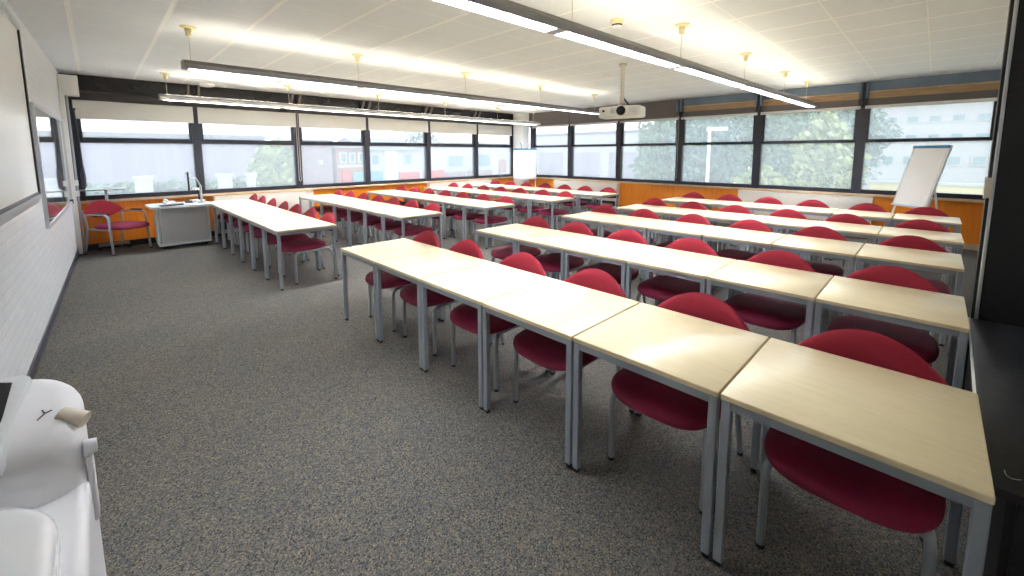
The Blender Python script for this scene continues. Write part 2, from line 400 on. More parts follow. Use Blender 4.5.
# ------------------------------------------------------------------ convector radiators
def radiator(x0, x1, wall, label):
    o = thing('convector_radiator', label, 'radiator', group='cream convectors under the windows')
    L = x1 - x0; cas = MB(); sl = MB(); top = MB(); nn = max(2, int(L / .14))
    T = Matrix.Translation((x0, YB - .001, 0)) if wall == 'b' else Matrix.Translation((XR - .001, x1, 0)) @ Matrix.Rotation(-PI / 2, 4, 'Z')
    cas.box(0, L, -.16, 0, .30, .775, .008, 2, T).box(0, .03, -.16, 0, .06, .30, 0, 2, T).box(L - .03, L, -.16, 0, .06, .30, 0, 2, T).box(0, L, -.15, 0, .05, .11, .004, 2, T)
    top.box(0, L, -.165, 0, .775, .79, .004, 2, T)
    for i in range(nn):
        s0 = .03 + (L - .06) * i / nn; sl.box(s0 + .018, s0 + (L - .06) / nn - .018, -.145, -.12, .115, .295, 0, 2, T)
    c = MB(); c.box(.03, L - .03, -.15, -.11, .11, .30, 0, 2, T)
    obj('casing', cas, 'radiator', o); obj('top_cover', top, 'radiator', o); obj('inlet_grille', c, 'radiator', o); obj('vent_slots', sl.add(MB().box(.05, L - .05, -.152, -.148, .12, .29, 0, 2, T).bm), 'dark_vent', o)
radiator(1.60, 3.45, 'b', 'cream convector radiator with dark slots beside the lectern')
radiator(6.55, 8.85, 'b', 'cream convector radiator under the windows, toward the corner column from the lectern')
radiator(6.12, 8.36, 'r', 'cream convector radiator under the window behind the ceiling projector')
radiator(0.76, 3.05, 'r', 'cream convector radiator under the tree window near the leaning flipchart')

# ------------------------------------------------------------------ tables
def make_table(W, D):
    t = thing('table', '', 'table')
    b = MB(); b.box(0, D, .002, W - .002, .6965, .72, .0035, 2)
    obj('tabletop', b, 'beech', t)
    e = MB()                                               # edge banding, a hair proud of the board
    z0, z1 = .6985, .7165
    e.box(-.0008, .0012, .004, W - .004, z0, z1); e.box(D - .0012, D + .0008, .004, W - .004, z0, z1)
    e.box(.004, D - .004, .0012, .0030, z0, z1); e.box(.004, D - .004, W - .0030, W - .0012, z0, z1)
    obj('edge_band', e, 'beech_edge', t, 0)
    s = .034; i0 = .004; r = MB()
    y0, y1, x0, x1 = i0, W - i0, i0, D - i0
    r.box(x0 + .003, x0 + .027, y0 + s, y1 - s, .662, .696); r.box(x1 - .027, x1 - .003, y0 + s, y1 - s, .662, .696)
    r.box(x0 + s, x1 - s, y0 + .003, y0 + .027, .662, .696); r.box(x0 + s, x1 - s, y1 - .027, y1 - .003, .662, .696)
    obj('frame', r, 'grey_steel', t, 0)
    for lx in (x0, x1 - s):
        for ly in (y0, y1 - s):
            l = obj('leg', MB().box(lx, lx + s, ly, ly + s, .022, .6962, .003, 1), 'grey_steel', t)
            obj('foot', MB().box(lx + .004, lx + s - .004, ly + .004, ly + s - .004, 0, .024, .003, 1), 'black_plastic', l)
    return t

# ------------------------------------------------------------------ chairs
def seat_mb():
    bm = MB(); b = bm.bm; n = 40; rings = []
    cx, hx, hy = -.098, .262, .266
    prof = [(.55, .410), (.90, .404), (.985, .412), (1.0, .428), (.985, .446), (.93, .460), (.80, .470), (.55, .476), (.25, .478)]
    for s, z in prof:
        ring = []
        for j in range(n):
            a = 2 * PI * j / n; c_, s_ = math.cos(a), math.sin(a); e = 2 / 3.6
            x = math.copysign(abs(c_) ** e, c_); y = math.copysign(abs(s_) ** e, s_)
            X = cx + hx * s * x; Y = hy * s * y
            dz = -.020 * max(0, (-x * s - .55) / .45) ** 2 + .012 * max(0, x * s) ** 2 + .006 * (y * s) ** 2
            taper = 1 - .07 * max(0, x * s)
            ring.append(b.verts.new((X, Y * taper, z + dz)))
        rings.append(ring)
    for A, B in zip(rings, rings[1:]):
        for j in range(n): b.faces.new((A[j], A[(j + 1) % n], B[(j + 1) % n], B[j]))
    b.faces.new(rings[0][::-1]); b.faces.new(rings[-1]); return bm
def back_mb(x0=.265, hw=.300, zt=.833, zs=.655, zb=.585):
    bm = MB(); b = bm.bm; n = 28; rings = []; K = 12
    for i in range(n + 1):
        s = -1 + 2 * i / n; s *= .998
        e = math.sqrt(max(0.0, 1 - abs(s) ** 7))
        top = zs + (zt - zs) * max(0, math.cos(PI / 2 * abs(s))) ** .80
        bot = zb + (zs - zb - .035) * abs(s) ** 2.2
        mid, h = (top + bot) / 2, max(.018, (top - bot) / 2) * (0.35 + 0.65 * e)
        th = .024 * (0.3 + 0.7 * e)
        xc = x0 - .055 * s * s
        ring = []
        for j in range(K):
            a = 2 * PI * j / K; c_, s_ = math.cos(a), math.sin(a)
            px = th * math.copysign(abs(c_) ** .7, c_); pz = h * math.copysign(abs(s_) ** .75, s_)
            ring.append(b.verts.new((xc + px + .16 * (mid + pz - .70), hw * s, mid + pz)))
        rings.append(ring)
    for A, B in zip(rings, rings[1:]):
        for j in range(K): b.faces.new((A[j], A[(j + 1) % K], B[(j + 1) % K], B[j]))
    b.faces.new(rings[0][::-1]); b.faces.new(rings[-1]); return bm
def arc(p0, pc, p1, n=5):
    P = []
    for i in range(n + 1):
        t = i / n; P.append(tuple((1 - t) ** 2 * a + 2 * t * (1 - t) * c + t * t * b for a, c, b in zip(p0, pc, p1)))
    return P
def make_chair():
    t = thing('chair', '', 'chair')
    obj('seat', seat_mb(), 'red_seat', t, 60); obj('backrest', back_mb(), 'red_back', t, 60)
    fr = MB()
    for s in (-1, 1): fr.tube([(-.205, .222 * s, .392), (0, .222 * s, .396), (.165, .222 * s, .408)], .0135)
    fr.cyl((-.19, -.222, .400), (-.19, .222, .400), .010); fr.cyl((.10, -.222, .405), (.10, .222, .405), .010)
    obj('seat_frame', fr, 'tube', t)
    for s in (-1, 1):
        l = obj('leg', MB().tube([(-.272, .238 * s, .012), (-.270, .238 * s, .32)] + arc((-.270, .238 * s, .33), (-.268, .232 * s, .392), (-.205, .222 * s, .392)), .016, 10), 'tube', t)
        obj('glide', MB().cyl((-.272, .238 * s, 0), (-.272, .238 * s, .016), .0165), 'black_plastic', l)
        l = obj('leg', MB().tube([(.250, .236 * s, .012), (.185, .228 * s, .30)] + arc((.18, .226 * s, .33), (.165, .222 * s, .408), (.10, .222 * s, .405)), .0145, 10), 'tube', t)
        obj('glide', MB().cyl((.252, .236 * s, 0), (.249, .236 * s, .016), .0155), 'black_plastic', l)
        obj('back_support', MB().tube([(.150, .222 * s, .408)] + arc((.185, .224 * s, .43), (.225, .226 * s, .47), (.235, .236 * s, .56)) + [(.225, .262 * s, .665), (.228, .293 * s, .686)], .0115), 'tube', t)
    return t
chair0 = make_chair()
first = {'c': True}
def place_chair(loc, label, group, rz=0.0):
    if first['c']:
        first['c'] = False; o = chair0; o.location = loc; o.rotation_euler.z = rz; o['label'] = label; o['group'] = group; return o
    return dup(chair0, loc, rz, label, group)

D = .685
ords = ['first', 'second', 'third', 'fourth', 'fifth', 'sixth', 'seventh']
rown = ['front row', 'second row', 'third row', 'fourth row', 'back row']
near = [  # x of front edge, y of the end by the partition, y of the aisle end
    (1.604, -.186, 3.960), (3.122, -.199, 3.765), (4.720, -.232, 3.752), (6.126, -.273, 3.690), (7.774, -.310, 3.712)]
near_ch = [[3.61, 2.958, 2.242, 1.571, .856, .146], [3.474, 2.846, 2.199, 1.536, .825, .155], [3.504, 2.848, 2.164, 1.487, .812, .085],
           [3.388, 2.733, 2.086, 1.412, .739, .055], [3.385, 2.707, 2.054, 1.39, .695, .03]]
far = [(1.440, 5.344, 9.74), (3.038, 5.279, 9.56), (4.585, 5.24, 9.56), (6.140, 5.07, 9.52), (7.633, 4.957, 9.45)]
far_ch = [[9.50, 8.93, 8.30, 7.633, 7.037, 6.389, 5.74], [9.26, 8.68, 8.08, 7.45, 6.86, 6.25, 5.62], [9.24, 8.66, 8.06, 7.42, 6.82, 6.17, 5.55],
          [9.2, 8.6, 7.96, 7.33, 6.69, 5.99, 5.38], [9.13, 8.51, 7.87, 7.22, 6.55, 5.93, 5.27]]
tcache = {}
def place_table(loc, W, label, group):
    key = round(W, 3)
    if key not in tcache:
        t = make_table(W, D); t.location = loc; t['label'] = label; t['group'] = group; tcache[key] = t
    else: dup(tcache[key], loc, None, label, group)
rows_done = []
for r, (x, y0, y1) in enumerate(near):
    W = .686 if r == 0 else .656
    p = (y1 - y0) / 6
    for k in range(6):                                   # k counts from the aisle
        place_table((x, y0 + (5 - k) * p + (p - W) / 2, 0), W, 'beech table %s from the aisle, %s of the block beside the black partition' % (ords[k], rown[r]), 'tables in the block beside the partition')
        place_chair((x + D - .19, near_ch[r][k], 0), 'red chair %s from the aisle, %s of the block beside the black partition' % (ords[k], rown[r]), 'chairs in the block beside the partition', random.uniform(-.03, .03))
for r, (x, y0, y1) in enumerate(far):
    W = .615
    p = (y1 - y0) / 7
    for k in range(7):
        place_table((x, y0 + k * p + (p - W) / 2, 0), W, 'beech table %s from the aisle, %s of the block beside the lectern' % (ords[k], rown[r]), 'tables in the block beside the lectern')
        place_chair((x + D - .19, far_ch[r][6 - k], 0), 'red chair %s from the aisle, %s of the block beside the lectern' % (ords[k], rown[r]), 'chairs in the block beside the lectern', random.uniform(-.04, .04))

# armchair by the white wall
t = thing('armchair', 'red armchair with silver arms standing alone beside the white brick wall', 'armchair', (.16, 9.58, 0), math.atan2(.80, -.60))
s_ = MB(); s_.add(seat_mb().bm, Matrix.Translation((-.02, 0, 0)) @ Matrix.Diagonal((1.14, 1.10, 1.0, 1))); obj('seat', s_, 'red_seat', t, 60)
obj('backrest', back_mb(.25, .295, .855, .70, .575), 'red_back', t, 60)
fr = MB()
for s in (-1, 1): fr.tube([(-.24, .275 * s, .405), (.18, .27 * s, .41)], .012)
fr.cyl((-.18, -.275, .402), (-.18, .275, .402), .011); fr.cyl((.12, -.27, .408), (.12, .27, .408), .011)
obj('seat_frame', fr, 'tube', t)
for s in (-1, 1):
    l = obj('leg', MB().tube([(-.285, .30 * s, .012), (-.262, .295 * s, .40), (-.255, .293 * s, .54)], .017, 10), 'tube', t)
    obj('glide', MB().cyl((-.285, .30 * s, 0), (-.285, .30 * s, .016), .018), 'black_plastic', l)
    l = obj('leg', MB().tube([(.275, .275 * s, .012), (.19, .272 * s, .40), (.205, .275 * s, .55), (.23, .287 * s, .72)], .015, 10), 'tube', t)
    obj('glide', MB().cyl((.277, .275 * s, 0), (.274, .275 * s, .016), .016), 'black_plastic', l)
    a = obj('armrest', MB().tube([(-.255, .293 * s, .53)] + arc((-.253, .293 * s, .56), (-.245, .293 * s, .645), (-.17, .292 * s, .652)) + [(0, .288 * s, .655), (.21, .278 * s, .64)], .015, 10), 'tube', t)
    obj('arm_pad', MB().box(-.19, .02, .27 * s - .0 if s > 0 else -.312, .312 if s > 0 else -.27, .664, .684, .008), 'black_plastic', a)

# ------------------------------------------------------------------ lectern and what is on it
t = thing('lectern', 'grey steel lectern desk with pale rounded top by the windows', 'lectern', (0, 0, 0))
obj('body', MB().box(.70, 1.37, 9.20, 9.70, .075, .705, .02, 3), 'lectern', t)
obj('side_post', MB().box(.655, .70, 9.24, 9.66, .07, .70, .015), 'pale_grey', t)
obj('side_post', MB().box(1.37, 1.405, 9.24, 9.66, .07, .70, .015), 'pale_grey', t)
obj('plinth', MB().box(.66, 1.40, 9.17, 9.68, .045, .08, .012), 'pale_grey', t)
for cx in (.74, 1.33):
    for cy in (9.25, 9.62):
        obj('castor', MB().cyl((cx - .015, cy, .024), (cx + .015, cy, .024), .024), 'black_plastic', t)
poly = []
for (cx, cy, a0) in ((1.36, 9.60, 0), (.68, 9.58, 90), (.71, 9.08, 180), (1.38, 8.98, 270)):
    rr = .13 if cx < 1 else .04
    for j in range(7):
        a = math.radians(a0 + 15 * j); poly.append((cx + rr * math.cos(a), cy + rr * math.sin(a)))
obj('desktop', MB().prism(poly, .712, .748), 'pale_grey', t)
obj('under_rail', MB().box(.74, 1.34, 9.12, 9.20, .69, .712, .004).box(.74, 1.34, 9.2, 9.6, .70, .714), 'dark_vent', t)
t = thing('monitor', 'thin dark monitor seen edge-on, held by an arm above the lectern', 'monitor', (1.13, 9.25, 0), math.radians(-4))
obj('screen', MB().box(-.014, .012, -.22, .22, .965, 1.31, .006), 'screen', t)
obj('display', MB().box(-.0155, -.014, -.205, .205, .985, 1.295), 'lens', t)
obj('arm', MB().tube([(.012, 0, 1.17), (.09, 0, 1.20), (.12, 0, 1.19), (.175, 0, 1.05)], .014), 'tube', t)
obj('post', MB().cyl((.175, 0, .749), (.175, 0, 1.06), .018).cyl((.175, 0, .748), (.175, 0, .765), .06), 'tube', t)
t = thing('keyboard', 'dark keyboard lying on the lectern top', 'keyboard', (.90, 9.10, .748), math.radians(12))
obj('base', MB().box(-.19, .19, -.065, .065, 0, .016, .005), 'black_plastic', t)
kb = MB()
for i in range(14):
    for j in range(5): kb.box(-.178 + i * .0255, -.157 + i * .0255, -.055 + j * .022, -.037 + j * .022, .016, .021)
obj('keys', kb, 'frame_edge', t, 0)
t = thing('telephone', 'white desk telephone with handset toward the back of the lectern top', 'telephone', (.88, 9.45, .748), math.radians(10))
obj('base', MB().prism([(-.09, 0), (.09, 0), (.09, .045), (-.09, .02)], -.08, .08, 'x', .004), 'white', t)
obj('handset', MB().tube([(-.055, -.085, .05), (-.055, -.06, .068), (-.055, .06, .078), (-.055, .085, .062)], .018, 8), 'white', t)
t = thing('document_camera', 'white document camera with a jointed arm on the lectern', 'document camera', (1.27, 9.42, .748), math.radians(-160))
obj('base', MB().box(-.085, .085, -.10, .10, 0, .05, .012, 3), 'white', t)
obj('column', MB().tube([(0, .06, .05), (0, .06, .16), (0, .02, .23)], .014), 'black_plastic', t)
obj('camera_head', MB().box(-.035, .035, -.085, .03, .215, .26, .012, 3), 'white', t)
t = thing('control_panel', 'small white control box with dark face beside the keyboard on the lectern', 'control panel', (1.10, 9.07, .748))
obj('case', MB().prism([(-.06, 0), (.06, 0), (.06, .06), (-.06, .02)], -.075, .075, 'x', .004), 'white', t)
obj('button_face', MB().box(-.055, .055, -.045, .05, .0, .002, 0, 2, Matrix.Translation((0, 0, .0415)) @ Matrix.Rotation(math.atan2(.04, .12), 4, 'X')), 'black_plastic', t)

# stand behind the armchair
t = thing('trolley_stand', 'small single-post trolley table behind the red armchair', 'trolley', (.09, 9.885, 0))
obj('tray', MB().box(-.31, .235, -.10, .06, 1.015, 1.035, .006), 'luminaire', t)
obj('post', MB().box(-.02, .02, -.03, .03, .09, 1.016, .006), 'tube', t)
bs = MB().box(-.16, .23, -.09, -.05, .06, .095, .008).box(-.16, .23, .04, .08, .06, .095, .008).box(-.03, .03, -.07, .06, .06, .095, .006)
obj('base', bs, 'luminaire', t)
for cx in (-.15, .22):
    for cy in (-.07, .06): obj('castor', MB().cyl((cx, cy - .015, .03), (cx, cy + .015, .03), .03), 'black_plastic', t)

# ------------------------------------------------------------------ things on the white wall
ang = math.atan(.0275)
def wall_thing(name, label, cat, y):      # local frame: x out of the wall, y along it
    return thing(name, label, cat, (xw(y), y, 0), -ang)
t = wall_thing('whiteboard', 'large matt whiteboard in a black frame on the white brick wall', 'whiteboard', 4.9)
L0, L1, z0, z1 = -2.6, .96, 1.27, 2.72
obj('board', MB().box(.004, .022, L0, L1, z0, z1), 'whiteboard', t, 0)
for a in (L1 - .02, L0 - .035): obj('side_frame', MB().box(.0, .035, a, a + .055, z0 - .02, z1 + .03, .004), 'black_frame', t)
obj('lower_frame', MB().box(.0, .03, L0, L1, z0 - .02, z0 + .006, .003), 'black_frame', t)
obj('top_frame', MB().box(.0, .04, L0 - .035, L1 + .035, z1 + .0, z1 + .06, .006), 'alu', t)
obj('pen_tray', MB().prism([(.0, z0 - .10), (.012, z0 - .10), (.04, z0 - .03), (.04, z0 - .02), (.0, z0 - .02)], L0, L1 + .035, 'y'), 'pen_tray_grey', t)
t = wall_thing('whiteboard', 'glossy silver-framed whiteboard mirroring the windows, beside the larger matt one', 'whiteboard', 7.8)
L0, L1, z0, z1 = -1.50, 1.52, .90, 2.10
obj('board', MB().box(.004, .018, L0, L1, z0, z1), 'gloss_board', t, 0)
obj('frame', MB().box(0, .03, L0 - .03, L0, z0 - .03, z1 + .03, .005).box(0, .03, L1, L1 + .03, z0 - .03, z1 + .03, .005).box(0, .03, L0, L1, z1, z1 + .03, .005).box(0, .03, L0, L1, z0 - .03, z0, .005), 'alu', t)
obj('corner_cap', MB().box(.0, .04, L1 - .01, L1 + .035, z0 - .035, z0 + .03, .006), 'black_plastic', t)
t = thing('wall_speaker', 'white box unit high in the corner above the lectern-side windows', 'speaker')
obj('case', MB().box(-.31, -.09, 9.62, 9.86, 2.54, 2.85, .012, 3), 'white', t)
obj('grille', MB().box(-.28, -.12, 9.614, 9.622, 2.57, 2.82, .004), 'white', t)
obj('bracket', MB().box(-.33, -.30, 9.68, 9.80, 2.60, 2.78), 'grey_steel', t)
t = thing('cable_trunking', 'white vertical trunking running down the corner behind the armchair', 'trunking')
obj('channel', MB().box(-.315, -.255, 9.58, 9.67, .02, 2.54, .006), 'white', t)
obj('pipe', MB().cyl((-.235, 9.70, .02), (-.235, 9.70, 2.54), .014), 'tube', t)
for z in (.95, 1.12): obj('socket_box', MB().box(-.258, -.215, 9.575, 9.665, z, z + .085, .008), 'white', t)
t = thing('window_pole', 'dark grey pole leaning down the window edge in the corner', 'pole', (-.155, 9.86, 0))
obj('shaft', MB().tube([(0, 0, 1.15), (-.01, .0, 1.7), (-.03, .0, 2.35)], .02, 10), 'frame', t)
obj('tip', MB().lathe([(.004, 1.05), (.026, 1.09), (.032, 1.25), (.02, 1.40)], n=14), 'frame_edge', t)
obj('hook', MB().box(-.10, .0, .0, .05, 2.33, 2.36, .005), 'frame', t)

# ------------------------------------------------------------------ hanging luminaires
def luminaire(x0, x1, y, z, seg, label, roses, rotz=0.0, side='luminaire', top='luminaire_dark'):
    t = thing('pendant_luminaire', label, 'light', (0, y, 0), rotz, 'long suspended luminaires')
    w = .062; n = max(1, round((x1 - x0) / seg)); L = (x1 - x0) / n
    for sg in (-1, 1):
        obj('side_panel', MB().prism([(sg * w, z), (sg * (w + .006), z + .004), (sg * (w + .006), z + .05), (sg * w, z + .05)], x0, x1, 'x'), side, t, 20)
        obj('top_flange', MB().prism([(sg * (w + .006), z + .05), (sg * (w - .016), z + .088), (sg * (w - .022), z + .088), (sg * w, z + .05)], x0, x1, 'x'), top, t, 20)
    obj('gear_tray', MB().box(x0, x1, -w, w, z + .050, z + .056), 'white', t, 0)
    for i in range(n):
        a0, a1 = x0 + i * L + .05, x0 + (i + 1) * L - .05
        lv = MB()
        q = int((a1 - a0) / .075)
        for j in range(q + 1):
            xx = a0 + (a1 - a0) * j / q; lv.box(xx - .002, xx + .002, -w + .002, w - .002, z + .008, z + .034)
        lv.box(a0, a1, -.002, .002, z + .008, z + .034)
        obj('louvre', lv, 'louvre_white', t, 0)
        obj('lamp', MB().box(a0, a1, -w + .006, w - .006, z + .042, z + .049), 'louvre', t, 0)
        obj('uplight', MB().box(a0 + .03, a1 - .03, -.004, .004, z + .056, z + .093), 'uplight', t, 0)
        obj('joint_cover', MB().box(x0 + i * L - (.0 if i == 0 else .045), x0 + i * L + .045, -w + .001, w - .001, z + .002, z + .04), 'luminaire', t)
    obj('end_cap', MB().box(x0 - .008, x0 + .006, -w, w, z, z + .085, .004), 'luminaire', t)
    obj('end_cap', MB().box(x1 - .006, x1 + .008, -w, w, z, z + .085, .004), 'luminaire', t)
    for rx in roses:
        h = obj('hanger', MB().cyl((rx, 0, z + .08), (rx, 0, ZC - .05), .0035, n=6), 'cord', t)
        obj('ceiling_rose', MB().lathe([(.012, -.10), (.024, -.095), (.026, -.05), (.03, -.045), (.034, -.02), (.07, -.012), (.072, 0)], (rx, 0, ZC)), 'cream', h)
    return t
luminaire(.55, 9.95, 2.065, 2.485, 1.8, 'suspended grey strip light above the block beside the partition', (.85, 2.60, 4.36, 6.2, 8.0, 9.4), -.0315)
luminaire(.72, 8.25, 5.53, 2.49, 1.8, 'suspended grey strip light over the aisle between the two table blocks', (.79, 2.58, 4.38, 6.2, 8.0), -.010)
luminaire(.82, 9.95, 8.88, 2.49, 1.8, 'suspended strip light close to the windows behind the lectern', (.92, 2.75, 4.6, 6.4, 8.2, 9.7), -.005, 'white', 'luminaire')

# ------------------------------------------------------------------ projector
t = thing('projector', 'white ceiling projector with round black lens on a pole', 'projector', (5.62, 3.34, 0), math.radians(14))
b = MB(); b.prism([(-.150, -.315), (-.195, -.26), (-.212, -.14), (-.214, -.02), (-.205, .09), (-.165, .25), (-.12, .32), (.12, .32), (.16, .25), (.16, -.27), (.12, -.32)], 2.14, 2.30, 'z', .026)
obj('body', b, 'projector', t)
obj('lens_barrel', MB().cyl((-.19, -.05, 2.228), (-.228, -.05, 2.228), .066, n=24), 'black_plastic', t)
obj('lens', MB().cyl((-.22, -.05, 2.228), (-.236, -.05, 2.228), .042, .034, n=24), 'lens', t)
v = MB()
for k in range(6): v.box(-.212, -.19, .03 + k * .014, .037 + k * .014, 2.195, 2.268); v.box(-.21, -.17, -.25 + k * .016, -.243 + k * .016, 2.195, 2.268)
obj('vents', v, 'copier_grey', t, 0)
obj('sensor_window', MB().cyl((-.15, .215, 2.235), (-.185, .225, 2.235), .016, n=12), 'lens', t)
obj('pole', MB().cyl((0, 0, 2.40), (0, 0, ZC - .02), .026).cyl((0, 0, ZC - .03), (0, 0, ZC), .06).cyl((0, 0, 2.36), (0, 0, 2.46), .036), 'radiator', t)
obj('mount', MB().tube([(0, 0, 2.41), (.0, .03, 2.33), (0, .03, 2.285)], .024).box(-.09, .09, -.10, .10, 2.295, 2.312, .004), 'radiator', t)
obj('cable', MB().tube([(0, -.02, 2.43), (-.02, -.06, 2.38), (.0, -.12, 2.30), (.10, -.14, 2.29)], .010), 'black_plastic', t)

# small ceiling devices
t = thing('smoke_detector', 'cream smoke detector with dark base ring near the brightest strip light', 'smoke detector', (3.75, 2.31, ZC), group='round ceiling detectors')
obj('housing', MB().lathe([(.052, -.045), (.06, -.04), (.062, 0)]), 'cream', t)
obj('sensor', MB().lathe([(.02, -.085), (.042, -.08), (.046, -.058)]), 'white', t)
obj('ring', MB().lathe([(.042, -.058), (.048, -.055), (.05, -.044)]), 'black_plastic', t)
t = thing('ceiling_detector', 'flat white round detector on the ceiling near the projector pole', 'detector', (6.2, 3.99, ZC))
obj('disc', MB().lathe([(.05, -.03), (.075, -.024), (.08, 0)]), 'white', t)
obj('dome', MB().lathe([(.01, -.038), (.03, -.034), (.035, -.028)]), 'white', t)
t = thing('ceiling_detector', 'white round detector below the ceiling edge above the lectern', 'detector', (1.60, 9.69, ZC))
obj('disc', MB().lathe([(.09, -.055), (.12, -.045), (.125, 0)]), 'white', t)
obj('dome', MB().lathe([(.02, -.065), (.05, -.06), (.06, -.053)]), 'white', t)

# ------------------------------------------------------------------ flipcharts
def flipchart(x, y, z0, heading, lean, L, W, label, hang):
    t = thing('flipchart', label, 'flipchart', (x, y, 0), heading)
    # local: +x is the board's front normal, y across
    def P(s, h, off=0.0):   # point on the board: across s, up the board h, off in front
        return (-math.sin(lean) * h + off * math.cos(lean), s, z0 + math.cos(lean) * h + off * math.sin(lean))
    R = Matrix.Translation((0, 0, z0)) @ Matrix.Rotation(-lean, 4, 'Y')
    obj('board', MB().box(-.018, 0, -W / 2, W / 2, 0, L, .004, 2, R), 'whiteboard', t)
    obj('paper_pad', MB().box(.001, .009, -W / 2 + .02, W / 2 - .02, .03, L - .02, 0, 2, R), 'paper', t, 0)
    obj('frame', MB().box(-.022, .006, -W / 2 - .014, -W / 2, -.01, L + .01, .003, 2, R).box(-.022, .006, W / 2, W / 2 + .014, -.01, L + .01, .003, 2, R).box(-.022, .012, -W / 2, W / 2, -.014, .004, .003, 2, R), 'alu', t)
    obj('clip_bar', MB().box(-.02, .022, -W / 2 - .01, W / 2 + .01, L - .035, L + .012, .006, 2, R), 'blue_clip', t)
    hz = .85 * L
    top = P(0, hz, -.03)
    back = math.tan(lean)
    for s in (-1, 1):
        a = P(s * (W / 2 - .06), hz * .9, -.035); b = P(s * (W / 2 + .02), -z0 / math.cos(lean) * .985, -.035)
        obj('leg', MB().tube([a, b], .014), 'white', t)
    obj('leg', MB().tube([P(0, hz, -.05), (P(0, hz)[0] - .32, hang, .012)], .014), 'white', t)
    obj('pen_shelf', MB().box(-.02, .06, -W / 2 + .05, W / 2 - .05, -.035, -.014, .004, 2, R), 'alu', t)
    return t
flipchart(9.40, .25, .76, 2.19, .245, .99, .70, 'tall white flipchart easel leaning back at the partition end of the windows', .0)
t = flipchart(9.48, 9.00, .845, math.radians(210), .10, .92, .72, 'flipchart easel with blue clip standing before the corner column', .0)
hk = MB()
for s in (-.12, .12): hk.tube([(-.10, s, 1.76), (-.10, s, 1.86), (-.11, s * 1.4, 1.94)], .008, 6)
obj('hanging_pin', hk, 'frame', t)

# ------------------------------------------------------------------ black partition and cabinet
t = thing('partition_panel', 'tall black partition panel with an aluminium edge strip behind the cabinet', 'partition', (0, 0, 0))
obj('panel', MB().box(3.78, 3.86, -1.65, -.262, 0, ZC - .01, .002, 1), 'black_paint', t)
obj('edge_strip', MB().box(3.775, 3.79, -.262, -.246, .0, ZC - .01, .002, 1), 'alu', t)
obj('edge_seal', MB().box(3.79, 3.86, -.262, -.232, .0, ZC - .01, .002, 1), 'black_plastic', t)
hg = obj('hinge', MB().box(3.768, 3.80, -.25, -.222, 1.35, 1.47, .004), 'copier_warm', t)
obj('hinge_pin', MB().cyl((3.770, -.225, 1.345), (3.770, -.225, 1.475), .007), 'copier_warm', hg)
t = thing('cabinet', 'low black cabinet with worn black worktop between the front table and partition', 'cabinet', (0, 0, 0))
obj('worktop', MB().prism([(1.90, -.186), (3.77, -.228), (3.77, -1.6), (1.90, -1.6), (1.873, -1.58), (1.873, -.21)], .575, .605, 'z', .004), 'black_top', t)
obj('edge_trim', MB().prism([(1.92, -.1866), (3.765, -.228), (3.765, -.220), (1.92, -.178)], .578, .6055, 'z', .001), 'white', t)
obj('carcass', MB().box(1.93, 3.75, -1.58, -.24, .06, .576, .004), 'black_paint', t)
obj('plinth', MB().box(2.0, 3.72, -1.55, -.33, .0, .06), 'black_plastic', t)
for y0, y1 in ((-.92, -.26), (-1.56, -.94)):
    d = obj('door', MB().box(1.91, 1.93, y0, y1, .075, .565, .004), 'black_paint', t)
    obj('handle', MB().cyl((1.895, (y0 + y1) / 2, .50), (1.91, (y0 + y1) / 2, .50), .012), 'black_plastic', d)
sc = MB(); pts = [(1.995, -.235, .6058), (1.975, -.236, .6058), (1.962, -.240, .6058), (1.957, -.248, .6058), (1.962, -.258, .6058), (1.97, -.268, .6058)]
sc.tube(pts, .0012, 4); obj('scratch', sc, 'copier_grey', t)

# ------------------------------------------------------------------ copier
t = thing('copier', 'white rounded office copier against the white brick wall near the viewer', 'copier', (0, 0, 0))
def rounded_block(x0, x1, y0, y1, z0, z1, rc, rn, bev, rake=0.0):
    """plan with rounded far (rc) and near (rn) corners on the room side, top edge rolled over by bev"""
    P = [(x0, y0)]
    for j in range(9):
        t_ = -PI / 2 + PI / 2 * j / 8; P.append((x1 - rn + rn * math.cos(t_), y0 + rn + rn * math.sin(t_)))
    for j in range(13):
        t_ = PI / 2 * j / 12; P.append((x1 - rc + rc * math.cos(t_), y1 - rc + rc * math.sin(t_)))
    P.append((x0, y1))
    bm_ = bmesh.new()
    lo = [bm_.verts.new((p[0], p[1], z0)) for p in P]; hi = [bm_.verts.new((p[0], p[1], z1)) for p in P]
    bm_.faces.new(lo); bm_.faces.new(hi)
    for i in range(len(P)): bm_.faces.new((lo[i], lo[(i + 1) % len(P)], hi[(i + 1) % len(P)], hi[i]))
    bmesh.ops.recalc_face_normals(bm_, faces=bm_.faces[:])
    te = [e for e in bm_.edges if all(v.co.z > z1 - 1e-5 for v in e.verts)]
    if bev: bmesh.ops.bevel(bm_, geom=te, offset=bev, segments=6, profile=.5, affect='EDGES')
    for v in bm_.verts:
        if v.co.y < (y0 + y1) / 2: v.co.y += rake * (v.co.z - z0) / (z1 - z0)
    r_ = MB(); r_.add(bm_); return r_
def slope_top(mb):
    for v in mb.bm.verts:
        if v.co.z > 1.0: v.co.z -= .30 * (1.42 - v.co.y)
    return mb
obj('body', rounded_block(-.52, -.062, .30, 1.44, .07, .945, .10, .04, .02), 'copier', t, 40)
obj('scanner_hood', slope_top(rounded_block(-.52, -.063, 1.165, 1.438, .94, 1.122, .115, .06, .045, .02)), 'copier', t, 50)
obj('side_panel', MB().box(-.072, -.058, .40, 1.02, .12, .62, .006), 'copier_warm', t)
